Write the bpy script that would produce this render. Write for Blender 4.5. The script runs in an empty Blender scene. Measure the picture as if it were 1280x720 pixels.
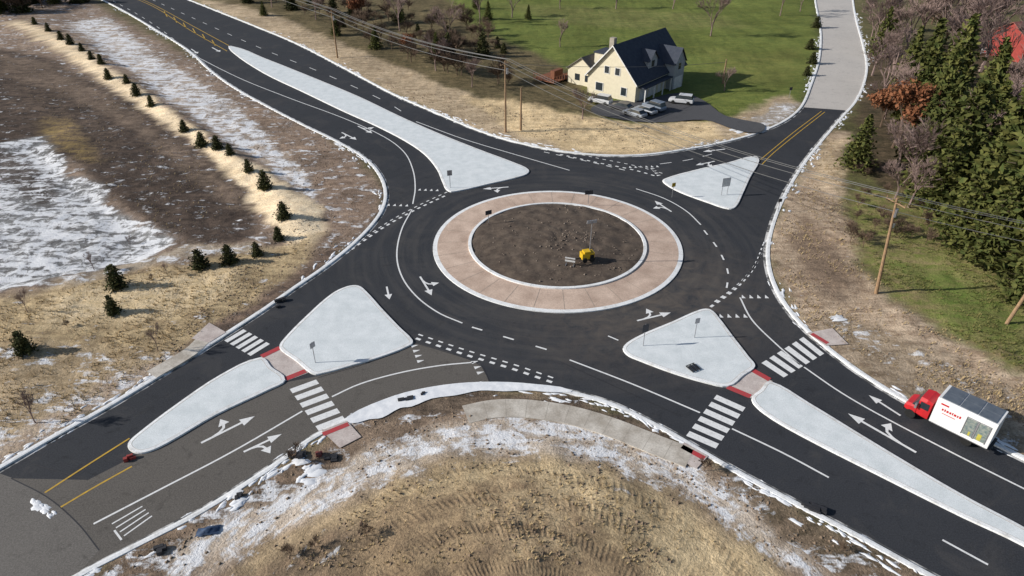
import bpy, math, random
import numpy as np
from mathutils import Vector, Matrix
from mathutils.geometry import tessellate_polygon
random.seed(7); rng=np.random.default_rng(7)
# ------------------------------------------------------------------ survey map -> ground metres
F=865.0; H=41.6; T=math.radians(32.5); cT,sT=math.cos(T),math.sin(T)
def g(u,v):
    a=(u-640)/F; b=(360-v)/F
    t=H/(sT-b*cT)
    return (a*t,(cT+b*sT)*t)
def top_h(u,v,vt):
    y=g(u,v)[1]; dep=T+math.atan((vt-360)/F)
    return H-y*math.tan(dep)
def G(pts): return [g(*p) for p in pts]
def smooth(P,closed=False,n=6):
    P=[np.array(p,float) for p in P]; N=len(P); out=[]
    rngi=range(N) if closed else range(N-1)
    for i in rngi:
        p1=P[i];p2=P[(i+1)%N]
        p0=P[i-1] if (closed or i>0) else 2*p1-p2
        p3=P[(i+2)%N] if (closed or i+2<N) else 2*p2-p1
        for k in range(n):
            t=k/n
            d=np.linalg.norm(p2-p1)
            m1=(p2-p0); m2=(p3-p1)
            m1=m1/ (np.linalg.norm(m1)+1e-9)*d; m2=m2/(np.linalg.norm(m2)+1e-9)*d
            h00=2*t**3-3*t**2+1;h10=t**3-2*t**2+t;h01=-2*t**3+3*t**2;h11=t**3-t**2
            out.append(tuple(h00*p1+h10*m1+h01*p2+h11*m2))
    if not closed: out.append(tuple(P[-1]))
    return out
def area(P):
    return 0.5*sum(P[i-1][0]*P[i][1]-P[i][0]*P[i-1][1] for i in range(len(P)))
# ------------------------------------------------------------------ materials
def newmat(name):
    m=bpy.data.materials.new(name); m.use_nodes=True
    nt=m.node_tree; b=nt.nodes['Principled BSDF']; return m,nt,b
def L(nt,a,b): nt.links.new(a,b)
def math_(nt,op,a,b=None,clamp=False):
    n=nt.nodes.new('ShaderNodeMath'); n.operation=op; n.use_clamp=clamp
    for i,x in enumerate((a,b)):
        if x is None: continue
        if isinstance(x,(int,float)): n.inputs[i].default_value=x
        else: L(nt,x,n.inputs[i])
    return n.outputs[0]
def noise_(nt,scale,detail=4,rough=.55,vec=None,dist=0):
    n=nt.nodes.new('ShaderNodeTexNoise'); n.inputs['Scale'].default_value=scale
    n.inputs['Detail'].default_value=detail; n.inputs['Roughness'].default_value=rough
    n.inputs['Distortion'].default_value=dist
    if vec is not None: L(nt,vec,n.inputs['Vector'])
    return n.outputs['Fac']
def mix_(nt,f,a,b,bt='MIX'):
    n=nt.nodes.new('ShaderNodeMix'); n.data_type='RGBA'; n.blend_type=bt
    if isinstance(f,(int,float)): n.inputs[0].default_value=f
    else: L(nt,f,n.inputs[0])
    for i,x in ((6,a),(7,b)):
        if isinstance(x,tuple): n.inputs[i].default_value=(x+(1,))[:4]
        else: L(nt,x,n.inputs[i])
    return n.outputs[2]
def stretch(nt,x,lo,hi):
    n=nt.nodes.new('ShaderNodeMapRange'); L(nt,x,n.inputs[0]); n.inputs[1].default_value=lo; n.inputs[2].default_value=hi
    n.clamp=True; return n.outputs[0]
def bump_(nt,b,h,strength,dist=.1):
    n=nt.nodes.new('ShaderNodeBump'); n.inputs['Strength'].default_value=strength; n.inputs['Distance'].default_value=dist
    L(nt,h,n.inputs['Height']); L(nt,n.outputs[0],b.inputs['Normal'])
def polar(nt,pos,cx,cy,kr,ka):
    s=nt.nodes.new('ShaderNodeSeparateXYZ'); L(nt,pos,s.inputs[0])
    x=math_(nt,'SUBTRACT',s.outputs[0],cx); y=math_(nt,'SUBTRACT',s.outputs[1],cy)
    r=math_(nt,'SQRT',math_(nt,'ADD',math_(nt,'MULTIPLY',x,x),math_(nt,'MULTIPLY',y,y)))
    a=math_(nt,'ARCTAN2',x,y)
    c=nt.nodes.new('ShaderNodeCombineXYZ'); L(nt,math_(nt,'MULTIPLY',r,kr),c.inputs[0]); L(nt,math_(nt,'MULTIPLY',a,ka),c.inputs[1])
    return c.outputs[0],r,a
def simple(name,c1,c2=None,scale=2.0,rough=.8,bump=0,world=True,lo=.35,hi=.65,spec=.3,fine=0,metal=0):
    m,nt,b=newmat(name)
    c2=c2 or tuple(x*.8 for x in c1)
    src=nt.nodes.new('ShaderNodeNewGeometry').outputs['Position'] if world else nt.nodes.new('ShaderNodeTexCoord').outputs['Object']
    f=noise_(nt,scale,4,.6,src)
    c=mix_(nt,stretch(nt,f,lo,hi),c1,c2)
    if fine:
        f2=noise_(nt,fine,2,.6,src); c=mix_(nt,stretch(nt,f2,.3,.7),c,mix_(nt,1.0,c,(.76,.76,.76),'MULTIPLY'))
    L(nt,c,b.inputs['Base Color']); b.inputs['Roughness'].default_value=rough; b.inputs['Specular IOR Level'].default_value=spec
    b.inputs['Metallic'].default_value=metal
    if bump: bump_(nt,b,f,bump)
    return m
CX,CY=5.6,75.7
def asphalt(name,c1,c2,dust=.0):
    m,nt,b=newmat(name); pos=nt.nodes.new('ShaderNodeNewGeometry').outputs['Position']
    f=noise_(nt,.12,5,.6,pos); f2=noise_(nt,9,2,.7,pos); f3=noise_(nt,.9,4,.7,pos,.6)
    c=mix_(nt,stretch(nt,f,.3,.7),c1,c2)
    c=mix_(nt,stretch(nt,f2,.35,.75),c,tuple(x*1.45 for x in c2))
    c=mix_(nt,math_(nt,'MULTIPLY',stretch(nt,f3,.56,.72),.45),c,tuple(x*.55 for x in c1))
    if dust:
        pv,r_,a_=polar(nt,pos,CX,CY,.9,1.6)
        fw=noise_(nt,1.0,4,.6,pv,.3); near=stretch(nt,r_,34,20)
        c=mix_(nt,math_(nt,'MULTIPLY',math_(nt,'MULTIPLY',stretch(nt,fw,.42,.68),near),.38),c,(.105,.098,.092))
        d=nt.nodes.new('ShaderNodeVectorMath'); d.operation='DISTANCE'; L(nt,pos,d.inputs[0]); d.inputs[1].default_value=(CX+8,CY-11,0)
        r=stretch(nt,d.outputs['Value'],18,5)
        fd=noise_(nt,.5,4,.65,pos,1.0)
        r=math_(nt,'MULTIPLY',math_(nt,'MULTIPLY',r,stretch(nt,fd,.3,.7)),dust)
        c=mix_(nt,r,c,(.16,.13,.105))
        fd2=noise_(nt,.22,5,.7,pos,.8)
        c=mix_(nt,math_(nt,'MULTIPLY',stretch(nt,fd2,.52,.75),.24),c,(.14,.125,.11))
    L(nt,c,b.inputs['Base Color']); b.inputs['Roughness'].default_value=.85; b.inputs['Specular IOR Level'].default_value=.2
    bump_(nt,b,f2,.25,.03); return m
M={}
M['asphalt']=asphalt('asphalt_new',(.025,.027,.032),(.037,.039,.045),.65)
M['asphalt_old']=asphalt('asphalt_worn',(.085,.077,.070),(.115,.105,.095))
M['asphalt_vold']=asphalt('asphalt_weathered',(.10,.092,.085),(.14,.13,.12))
M['gravelroad']=asphalt('asphalt_bleached',(.36,.34,.32),(.46,.43,.40))
M['drive']=asphalt('asphalt_drive',(.06,.06,.065),(.08,.08,.085))
M['gut']=simple('gutter_grey',(.55,.54,.53),(.09,.09,.09),.7,.85,lo=.42,hi=.56)
M['paint']=simple('white_road_paint',(.88,.88,.88),(.6,.6,.6),3,.7,fine=20,lo=.5,hi=.85)
M['yellow']=simple('yellow_road_paint',(.62,.38,.04),(.42,.27,.06),2,.7)
M['red']=simple('red_tactile',(.5,.05,.06),(.38,.08,.08),3,.6)
M['kerb']=simple('kerb_concrete',(.92,.93,.94),(.66,.65,.63),1.1,.8,.2,lo=.5,hi=.75,fine=9)
M['island']=simple('island_concrete',(.84,.88,.90),(.68,.73,.75),.7,.8,.1,lo=.35,hi=.75,fine=14)
M['walk']=simple('path_concrete',(.70,.65,.58),(.44,.39,.33),.6,.85,.1,fine=8)
M['joint']=simple('path_joint',(.36,.32,.27),None,2,.9)
M['pinkwalk']=simple('ramp_concrete',(.68,.60,.56),(.52,.44,.41),.8,.85,.1,fine=8)
M['apron']=simple('truck_apron_concrete',(.74,.57,.46),(.48,.35,.275),.4,.85,.15,lo=.3,hi=.7,fine=6)
M['soil']=simple('island_soil',(.15,.115,.088),(.075,.056,.045),.9,.95,.8,fine=5,lo=.35,hi=.7)
M['snow']=simple('snow',(.88,.89,.91),(.72,.74,.78),1.5,.7,.3)
M['wood']=simple('pole_wood',(.36,.23,.13),(.24,.16,.1),3,.85)
M['grey']=simple('galvanised_metal',(.4,.4,.42),None,3,.4,metal=.6)
M['dark']=simple('dark_metal',(.04,.04,.045),None,3,.6)
M['wire']=simple('wire_aluminium',(.16,.16,.16),None,3,.6)
M['rubber']=simple('rubber',(.02,.02,.02),None,3,.9)
M['glass']=simple('dark_glass',(.03,.04,.05),None,1,.12,spec=.6)
M['bark']=simple('bark',(.16,.12,.09),(.1,.075,.06),2,.9,world=False)
M['barkp']=simple('bark_purple',(.27,.195,.175),(.19,.135,.12),2,.9,world=False)
M['barkb']=simple('bark_brown',(.15,.1,.07),(.1,.07,.05),2,.9,world=False)
def leafmat(name,c1,c2):
    m,nt,b=newmat(name); tc=nt.nodes.new('ShaderNodeTexCoord').outputs['Object']; oi=nt.nodes.new('ShaderNodeObjectInfo').outputs['Random']
    c=mix_(nt,stretch(nt,noise_(nt,1.3,2,.6,tc),.35,.65),c1,c2)
    c=mix_(nt,math_(nt,'MULTIPLY',oi,.5),c,tuple(x*.5 for x in c1))
    L(nt,c,b.inputs['Base Color']); b.inputs['Roughness'].default_value=.8; b.inputs['Specular IOR Level'].default_value=.15; return m
M['needle']=leafmat('conifer_needles',(.06,.08,.022),(.15,.145,.042))
M['shrub']=leafmat('shrub_needles',(.04,.05,.018),(.09,.085,.03))
M['rust']=leafmat('rust_leaves',(.32,.13,.065),(.2,.09,.045))
M['tuft']=leafmat('dry_grass_blades',(.55,.42,.24),(.36,.27,.14))
M['tuftg']=leafmat('green_grass_blades',(.12,.15,.04),(.24,.2,.08))
M['clod']=simple('soil_clods',(.28,.2,.14),(.13,.10,.07),2,.95)
# ------------------------------------------------------------------ mesh helpers
def obj(name,verts,faces,mats,mi=None,parent=None,smoothf=False,loc=None,rz=0):
    me=bpy.data.meshes.new(name); me.from_pydata([tuple(v) for v in verts],[],faces)
    for m in (mats if isinstance(mats,(list,tuple)) else [mats]): me.materials.append(m)
    if mi is not None: me.polygons.foreach_set('material_index',mi)
    if smoothf: me.polygons.foreach_set('use_smooth',[True]*len(me.polygons))
    me.update(); o=bpy.data.objects.new(name,me); bpy.context.collection.objects.link(o)
    if parent is not None: o.parent=parent
    if loc: o.location=loc
    if rz: o.rotation_euler[2]=rz
    return o
def empty(name,loc=(0,0,0),rz=0,s=1):
    e=bpy.data.objects.new(name,None); e.empty_display_size=.5; bpy.context.collection.objects.link(e); e.location=loc; e.rotation_euler[2]=rz; e.scale=(s,s,s); return e
def sheet(name,P,z,mat,parent=None):
    P=list(P)
    if area(P)<0: P=P[::-1]
    V=[Vector((p[0],p[1],z)) for p in P]
    tri=tessellate_polygon([V]); faces=[]
    for t in tri:
        a,b,c=[V[i] for i in t]
        if (b-a).cross(c-a).z<0: t=(t[0],t[2],t[1])
        faces.append(tuple(t))
    return obj(name,V,faces,mat,parent=parent)
def normals(P,closed):
    P=np.array(P); n=len(P); out=[]
    for i in range(n):
        a=P[i-1] if (closed or i>0) else P[i]; b=P[(i+1)%n] if (closed or i<n-1) else P[i]
        d=b-a; d=d/(np.linalg.norm(d)+1e-9); out.append((-d[1],d[0]))
    return np.array(out)
def offs(P,d,closed=False): return np.array(P)+normals(P,closed)*d
def profile(name,P,prof,mat,closed=False,parent=None):
    n=len(P)
    nn=normals(P,closed); PA=np.array(P)
    V=[]
    for (o,z) in prof:
        q=PA+nn*o
        V+= [(a,b,z) for a,b in q]
    Fc=[]
    m=n if closed else n-1
    for k in range(len(prof)-1):
        for i in range(m):
            j=(i+1)%n
            Fc.append((k*n+i,k*n+j,(k+1)*n+j,(k+1)*n+i))
    return obj(name,V,Fc,mat,parent=parent)
def resample(P,step):
    P=np.array(P); d=np.r_[0,np.cumsum(np.linalg.norm(np.diff(P,axis=0),axis=1))]
    n=max(2,int(d[-1]/step)+1); s=np.linspace(0,d[-1],n)
    return np.c_[np.interp(s,d,P[:,0]),np.interp(s,d,P[:,1])],d[-1]
def seg(P,a,b):
    P=np.array(P); d=np.r_[0,np.cumsum(np.linalg.norm(np.diff(P,axis=0),axis=1))]
    s=np.linspace(a,b,max(2,int((b-a)/.8)+1)); return np.c_[np.interp(s,d,P[:,0]),np.interp(s,d,P[:,1])]
class Batch:
    def __init__(s): s.V=[];s.F=[];s.I=[]
    def quadstrip(s,P,w,z):
        if isinstance(w,(int,float)): w=(w,)*len(P)
        nn=normals(P,False); b=len(s.V)
        for p,n,ww in zip(P,nn,w):
            s.V.append((p[0]+n[0]*ww/2,p[1]+n[1]*ww/2,z)); s.V.append((p[0]-n[0]*ww/2,p[1]-n[1]*ww/2,z))
        for i in range(len(P)-1): s.F.append((b+2*i+1,b+2*i+3,b+2*i+2,b+2*i))
    def poly(s,P,z):
        if area(P)<0: P=P[::-1]
        b=len(s.V); s.V+=[(p[0],p[1],z) for p in P]; s.F.append(tuple(range(b,b+len(P))))
    def box(s,x0,x1,y0,y1,z0,z1,mi=0):
        b=len(s.V); s.V+=[(x,y,z) for z in (z0,z1) for x,y in ((x0,y0),(x1,y0),(x1,y1),(x0,y1))]
        for f in ((3,2,1,0),(4,5,6,7),(0,1,5,4),(1,2,6,5),(2,3,7,6),(3,0,4,7)): s.F.append(tuple(b+i for i in f)); s.I.append(mi)
    def face(s,pts,mi=0):
        b=len(s.V); s.V+=list(pts); s.F.append(tuple(range(b,b+len(pts)))); s.I.append(mi)
    def tube(s,p,q,r0,r1,n=6,mi=0,cap=True):
        p=Vector(p);q=Vector(q); d=(q-p).normalized(); a=d.orthogonal().normalized(); c=d.cross(a); b=len(s.V)
        for (o,r) in ((p,r0),(q,r1)):
            for i in range(n):
                t=2*math.pi*i/n; s.V.append(tuple(o+a*math.cos(t)*r+c*math.sin(t)*r))
        for i in range(n):
            j=(i+1)%n; s.F.append((b+i,b+j,b+n+j,b+n+i)); s.I.append(mi)
        if cap:
            s.F.append(tuple(b+n+i for i in range(n))); s.I.append(mi); s.F.append(tuple(b+n-1-i for i in range(n))); s.I.append(mi)
    def make(s,name,mats,parent=None,**k): return obj(name,s.V,s.F,mats,s.I if s.I and len(s.I)==len(s.F) else None,parent,**k)
# ------------------------------------------------------------------ traces
W=[(-60,-75),(20,-45),(90,-18),(135,3),(165,19),(200,40),(238,64),(262,86),(290,107),(330,130),(380,156),(425,178),(458,198),(476,218),(484,240),(480,262),(465,284),(440,309),(405,337),(370,361),(335,386),(300,409),(255,438),(200,472),(130,514),(60,553),(0,588),(-120,655),(-260,740)]
S=[(-80,830),(20,762),(100,716),(150,690),(250,638),(345,578),(385,549),(430,525),(480,502),(520,490),(570,482),(620,480),(670,483),(720,491),(770,506),(830,535),(870,558),(920,587),(1000,630),(1080,672),(1160,716),(1320,800),(1420,850)]
E=[(1620,740),(1400,635),(1280,576),(1200,537),(1150,513),(1105,488),(1060,458),(1022,428),(995,402),(974,374),(961,345),(957,315),(963,283),(975,252),(990,224),(1010,195),(1033,167),(1052,145),(1067,128),(1078,105),(1082,82),(1077,55),(1069,25),(1065,0),(1062,-40),(1060,-80)]
NN=[(1018,-80),(1019,-40),(1020,0),(1027,40),(1025,75),(1015,107),(1003,134),(982,152),(945,168),(900,180),(850,189),(800,195),(750,195),(700,190),(650,180),(600,165),(540,140),(490,118),(430,86),(370,55),(320,34),(270,14),(235,0),(190,-18),(110,-48),(20,-78)]
Wg,Sg,Eg,Ng=[smooth(G(p),n=5) for p in (W,S,E,NN)]
road=Wg+Sg+Eg+Ng
sheet('road_asphalt',road,0,M['asphalt'])
for P in (Wg,Sg,Eg,Ng):
    profile('road_kerb',P,[(0,-.1),(-.02,.14),(-.2,.16),(-.46,.15),(-.54,-.05)],M['kerb'])
    profile('gutter_concrete',P,[(.3,.006),(-.02,.006)],M['gut'])
oldA=G([(-80,825),(20,758),(100,713),(150,687),(250,635),(345,575),(385,546),(430,522),(480,499),(520,487),(570,479),(612,477),(600,455),(560,440),(518,428),(500,438),(450,455),(398,470),(357,478),(330,492),(270,520),(210,555),(165,572),(110,600),(14,598)])
sheet('road_worn_lane',oldA,.009,M['asphalt_old'])
sheet('road_old_approach',G([(14,597),(60,622),(98,655),(124,688),(98,716),(20,760),(-80,825),(-260,740),(-120,660),(0,592)]),.0125,M['asphalt_vold'])
sheet('road_side_street',[p for p in Eg if p[1]>g(0,140)[1]]+[p for p in Ng if p[1]>g(0,136)[1] and p[0]>20],.009,M['gravelroad'])
# ------------------------------------------------------------------ terrain
def sdf(P,X,Y):
    P=np.array(P); d=np.full(X.shape,1e18); ins=np.zeros(X.shape,bool); n=len(P)
    for i in range(n):
        ax,ay=P[i-1]; bx,by=P[i]; ex,ey=bx-ax,by-ay
        t=np.clip(((X-ax)*ex+(Y-ay)*ey)/(ex*ex+ey*ey+1e-12),0,1)
        d=np.minimum(d,(X-ax-t*ex)**2+(Y-ay-t*ey)**2)
        if ay!=by:
            c=((ay>Y)!=(by>Y))&(X<(bx-ax)*(Y-ay)/(by-ay)+ax); ins^=c
    d=np.sqrt(d); return np.where(ins,-d,d)
tab=rng.random((256,256))
def vn(x,y,seed=0):
    x=x+seed*17.3; y=y+seed*9.1
    xi=np.floor(x).astype(int); yi=np.floor(y).astype(int); fx=x-xi; fy=y-yi; fx=fx*fx*(3-2*fx); fy=fy*fy*(3-2*fy)
    a=tab[xi%256,yi%256];b=tab[(xi+1)%256,yi%256];c=tab[xi%256,(yi+1)%256];d=tab[(xi+1)%256,(yi+1)%256]
    return (a*(1-fx)+b*fx)*(1-fy)+(c*(1-fx)+d*fx)*fy-.5
def fbm(x,y,s=0): return vn(x,y,s)+.5*vn(x*2.1,y*2.1,s+1)+.25*vn(x*4.3,y*4.3,s+2)
MX,MY=g(620,700)
pond=G([(-60,190),(60,175),(100,215),(145,240),(200,288),(225,305),(170,332),(60,352),(-60,385)])
berm=G([(-20,20),(90,75),(180,130),(250,175),(320,240),(345,290),(390,300),(400,270),(340,215),(290,185),(200,120),(110,50),(70,20)])
def height(X,Y,sr=None):
    if sr is None: sr=sdf(road,X,Y)
    far=np.clip((sr-2.5)/6,0,1)
    z=.10+far*(.26*fbm(X*.25,Y*.25)+.16*fbm(X*1.0,Y*1.0,5)+.05)
    z=z+ np.clip((sr-4)/5,0,1)*1.3*np.exp(-(((X-MX)/13)**2+((Y-MY)/8)**2))
    z=z- far*.7*np.clip(-sdf(pond,X,Y)/3,0,1)
    z=z+ far*.6*np.clip((-sdf(berm,X,Y)+1)/3,0,1)
    k=np.clip(sr/.35,0,1); return -.2*(1-k)+z*k
def axis(lo,hi,st,end0,end1,gr):
    a=list(np.arange(lo,hi,st)); s=st; x=a[-1]
    while x<end1: s*=gr; x+=s; a.append(x)
    s=st; x=a[0]; pre=[]
    while x>end0: s*=gr; x-=s; pre.append(x)
    return np.array(pre[::-1]+a)
xs=axis(-58,62,.5,-2500,2500,1.03); ys=axis(22,112,.5,-400,4000,1.02)
X,Y=np.meshgrid(xs,ys); sr=sdf(road,X,Y); Z=height(X,Y,sr)
wx=X+1.6*fbm(X*.35,Y*.35,3)+.6*fbm(X*1.5,Y*1.5,8); wy=Y+1.6*fbm(X*.35,Y*.35,11)+.6*fbm(X*1.5,Y*1.5,14)
C1=np.zeros(X.shape+(4,)); C2=np.zeros(X.shape+(4,))
def setz(w,c1,c2,snow,track):
    for C,c,a in ((C1,c1,snow),(C2,c2,track)):
        t=np.array(list(c)+[a]); C[:]=C*(1-w[...,None])+t*w[...,None]
def zone(P,c1,c2,snow=0,track=0,soft=1.0,op=1.0):
    d=sdf(G(P),wx,wy); w=np.clip(.5-d/(2*soft),0,1)*op; setz(w,c1,c2,snow,track)
STRAW=(.98,.80,.56); STRAW2=(.82,.64,.42); BR=(.36,.27,.205); BR2=(.18,.13,.098); DK=(.12,.088,.07); DK2=(.052,.04,.034)
GR=(.15,.175,.05); GR2=(.10,.13,.035); GOLD=(.60,.46,.27); GOLD2=(.32,.235,.14)
setz(np.ones(X.shape),(.18,.15,.08),(.10,.10,.045),0,0)
# west
zone([(-400,-60),(60,-30),(260,84),(420,178),(484,235),(470,285),(300,410),(0,590),(-400,760)],BR,BR2,.465,0)
zone([(-400,60),(0,62),(60,72),(180,135),(315,240),(325,300),(230,308),(140,250),(90,200),(-400,190)],DK,DK2,.445,0)
zone([(20,95),(110,130),(160,190),(110,200),(60,165),(0,130)],(.15,.11,.085),DK2,.43,0)
zone([(60,148),(90,152),(125,205),(90,200),(50,165)],(.32,.23,.1),DK,.1,0)
zone([(0,68),(60,78),(170,140),(305,240),(315,262),(290,258),(160,160),(60,110),(0,95)],(.24,.18,.135),DK,.42,0)
zone([(85,30),(130,22),(210,80),(300,135),(385,215),(402,265),(385,255),(330,205),(280,175),(200,118),(120,62)],(.50,.42,.35),(.28,.21,.165),.545,0)
zone([(-30,34),(12,30),(75,66),(165,128),(235,172),(300,228),(340,285),(375,318),(408,296),(402,262),(388,252),(340,220),(280,188),(196,130),(126,82),(74,48),(30,28)],STRAW,STRAW2,.30,0,.5)
zone([(300,135),(340,140),(440,195),(470,225),(470,260),(430,300),(405,300),(410,260),(380,205)],(.36,.265,.2),(.19,.135,.10),.465,0)
zone([(-60,190),(55,170),(85,215),(135,235),(128,255),(190,285),(215,303),(170,328),(60,350),(-60,380)],(.22,.22,.22),(.10,.09,.085),.55,0,.7)
zone([(-60,170),(30,190),(70,225),(60,255),(10,225),(-60,230)],(.15,.13,.12),DK2,.51,0,.7)
zone([(60,352),(170,328),(235,305),(330,305),(340,318),(240,322),(120,350),(60,372)],(.55,.46,.36),(.3,.23,.16),.50,0,.5)
zone([(-60,385),(60,362),(170,340),(330,315),(400,292),(385,330),(330,378),(250,420),(-60,590)],GOLD,GOLD2,.42,0)
zone([(60,372),(170,350),(300,340),(280,372),(170,400),(60,410)],(.74,.59,.39),GOLD,.38,0,1.2)
zone([(-60,430),(50,425),(150,440),(240,428),(180,480),(60,545),(-60,600)],(.52,.40,.26),GOLD2,.475,0)
zone([(255,415),(330,370),(400,320),(440,300),(400,345),(330,395),(270,430),(200,472),(190,468)],(.27,.19,.14),DK,.43,0,.6)
zone([(-60,585),(0,552),(130,480),(225,440),(240,446),(130,512),(0,588),(-60,620)],(.5,.4,.3),BR,.49,0,.5)
# south
zone([(-100,830),(100,720),(345,580),(430,530),(520,495),(620,485),(720,495),(870,565),(1160,722),(1420,860),(600,1400),(-100,1000)],(.34,.25,.18),(.17,.125,.092),.475,.3)
zone([(110,720),(250,650),(350,590),(400,560),(440,560),(420,600),(300,660),(200,720)],(.27,.195,.14),(.12,.09,.065),.49,0,.6)
zone([(400,600),(470,568),(545,530),(640,515),(740,530),(830,565),(910,615),(1000,680),(1040,720),(960,700),(900,650),(840,620),(740,582),(640,570),(560,578),(470,610),(300,700),(220,720),(200,700)],(.60,.51,.42),(.35,.27,.2),.535,.5,.7)
zone([(300,720),(420,645),(500,602),(590,580),(690,576),(780,602),(870,645),(960,700),(1010,760),(800,1000),(300,1000)],(.66,.51,.31),(.44,.33,.195),.41,1,1)
zone([(380,740),(450,655),(540,618),(650,612),(730,640),(790,700),(820,760),(600,900)],(.42,.305,.185),(.25,.18,.115),.32,1,1)
zone([(560,615),(640,616),(700,640),(720,700),(650,720),(620,660)],(.57,.43,.26),(.3,.21,.13),.25,1,1)
zone([(290,740),(400,665),(440,650),(470,670),(420,740)],(.25,.18,.12),(.13,.10,.07),.44,.6,1)
zone([(440,520),(520,497),(620,490),(700,497),(780,520),(860,560),(845,572),(770,540),(690,517),(600,508),(530,515),(470,530)],(.2,.15,.11),(.09,.068,.052),.42,0,.5)
zone([(900,585),(1000,640),(1160,725),(1120,735),(1000,680),(900,610)],(.25,.185,.13),(.11,.085,.055),.46,0,.7)
# east
zone([(957,300),(975,250),(1052,150),(1500,100),(1700,760),(1280,576),(1100,485),(1000,405)],(.13,.13,.05),(.085,.075,.04),0,0)
zone([(1085,60),(1500,40),(1500,300),(1180,300),(1080,215),(1068,150)],(.13,.095,.06),(.06,.05,.03),0,0)
zone([(955,310),(975,252),(1040,163),(1062,165),(1045,225),(1060,290),(1085,350),(1140,390),(1220,435),(1300,485),(1420,560),(1420,650),(1280,578),(1100,488),(995,405)],(.58,.45,.325),(.32,.23,.16),.40,0)
zone([(1030,180),(1058,170),(1045,225),(1030,240),(1015,215)],(.74,.58,.39),(.48,.35,.22),.3,0)
zone([(985,300),(1010,270),(1040,300),(1070,360),(1050,380),(1000,350)],(.36,.26,.185),(.22,.16,.115),.36,0)
zone([(1010,395),(1060,400),(1160,440),(1290,500),(1290,575),(1100,480)],(.42,.33,.24),(.22,.165,.11),.46,0)
zone([(1060,240),(1280,240),(1500,300),(1500,540),(1280,468),(1200,425),(1105,365),(1068,310)],(.19,.21,.06),(.30,.24,.12),0,0)
zone([(1120,330),(1200,345),(1280,390),(1280,440),(1180,400)],(.14,.19,.045),(.20,.20,.07),0,0,1.5)
# north
zone([(235,0),(20,-78),(1018,-120),(1020,0),(1003,134),(900,180),(700,190),(600,165),(400,70)],GR,GR2,0,0)
zone([(235,-10),(300,-20),(520,-60),(600,30),(720,90),(760,150),(620,130),(520,100),(420,60)],(.20,.155,.085),(.10,.085,.045),0,0,2)
zone([(560,0),(700,-30),(1018,-80),(1020,0),(1024,70),(1000,125),(900,148),(770,140),(700,80),(600,40)],(.18,.20,.052),(.12,.155,.04),0,0,2)
zone([(620,5),(760,10),(900,20),(940,35),(800,38),(700,30)],(.24,.22,.085),(.14,.165,.05),0,0,3,.7)
zone([(880,60),(960,70),(1000,60),(1010,90),(960,110),(890,95)],(.22,.21,.065),(.16,.18,.05),0,0,3,.6)
zone([(230,-5),(300,8),(350,22),(420,52),(520,92),(560,110),(620,128),(700,152),(800,160),(900,152),(985,118),(1003,132),(950,170),(800,198),(700,192),(600,168),(430,90),(320,38)],(.60,.47,.32),(.36,.27,.175),.40,0,1)
zone([(580,122),(640,125),(700,140),(790,155),(880,152),(905,172),(800,194),(720,190),(640,165)],(.82,.63,.38),(.58,.43,.25),.25,0,1)
zone([(930,160),(970,130),(1003,130),(985,152),(945,168)],(.45,.39,.33),(.36,.3,.24),.51,0,.5)
ny,nx=X.shape; V=np.c_[X.ravel(),Y.ravel(),Z.ravel()]
idx=np.arange(nx*ny).reshape(ny,nx); Fq=np.c_[idx[:-1,:-1].ravel(),idx[:-1,1:].ravel(),idx[1:,1:].ravel(),idx[1:,:-1].ravel()]
me=bpy.data.meshes.new('ground'); me.from_pydata(V.tolist(),[],Fq.tolist())
for nm,C in (('ca',C1),('cb',C2)):
    a=me.attributes.new(nm,'FLOAT_COLOR','POINT'); a.data.foreach_set('color',C.reshape(-1))
me.polygons.foreach_set('use_smooth',[True]*len(me.polygons))
gm,nt,b=newmat('ground_terrain'); pos=nt.nodes.new('ShaderNodeNewGeometry').outputs['Position']
A=nt.nodes.new('ShaderNodeAttribute');A.attribute_name='ca';B=nt.nodes.new('ShaderNodeAttribute');B.attribute_name='cb'
trk=B.outputs['Alpha']
mp=nt.nodes.new('ShaderNodeMapping'); mp.inputs['Rotation'].default_value=(0,0,math.radians(45)); mp.inputs['Scale'].default_value=(.22,1,1); L(nt,pos,mp.inputs[0])
pv,pr,pa=polar(nt,pos,MX+1,MY-10,.75,3.0)
vm=nt.nodes.new('ShaderNodeMix'); vm.data_type='VECTOR'; L(nt,math_(nt,'GREATER_THAN',trk,.25),vm.inputs[0]); L(nt,mp.outputs[0],vm.inputs[4]); L(nt,pv,vm.inputs[5])
strk=noise_(nt,.95,6,.67,vm.outputs[1],.3); iso=noise_(nt,.9,6,.68,pos,.5)
n1=math_(nt,'ADD',math_(nt,'MULTIPLY',iso,.45),math_(nt,'MULTIPLY',strk,.55))
n2=noise_(nt,6,3,.75,pos); n0=noise_(nt,.08,3,.6,pos)
c=mix_(nt,stretch(nt,n1,.42,.58),A.outputs['Color'],B.outputs['Color'])
f=math_(nt,'ADD',math_(nt,'MULTIPLY',stretch(nt,n2,.3,.7),.72),.64)
cc=nt.nodes.new('ShaderNodeVectorMath');cc.operation='SCALE';L(nt,c,cc.inputs[0]);L(nt,f,cc.inputs['Scale'])
f0=math_(nt,'ADD',math_(nt,'MULTIPLY',stretch(nt,n0,.3,.7),.5),.75)
c3=nt.nodes.new('ShaderNodeVectorMath');c3.operation='SCALE';L(nt,cc.outputs[0],c3.inputs[0]);L(nt,f0,c3.inputs['Scale'])
wob=math_(nt,'MULTIPLY',iso,5.5)
band=math_(nt,'SINE',math_(nt,'ADD',math_(nt,'MULTIPLY',pr,2.0),math_(nt,'MULTIPLY',wob,1.3)))
band=stretch(nt,band,.0,.8)
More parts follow.
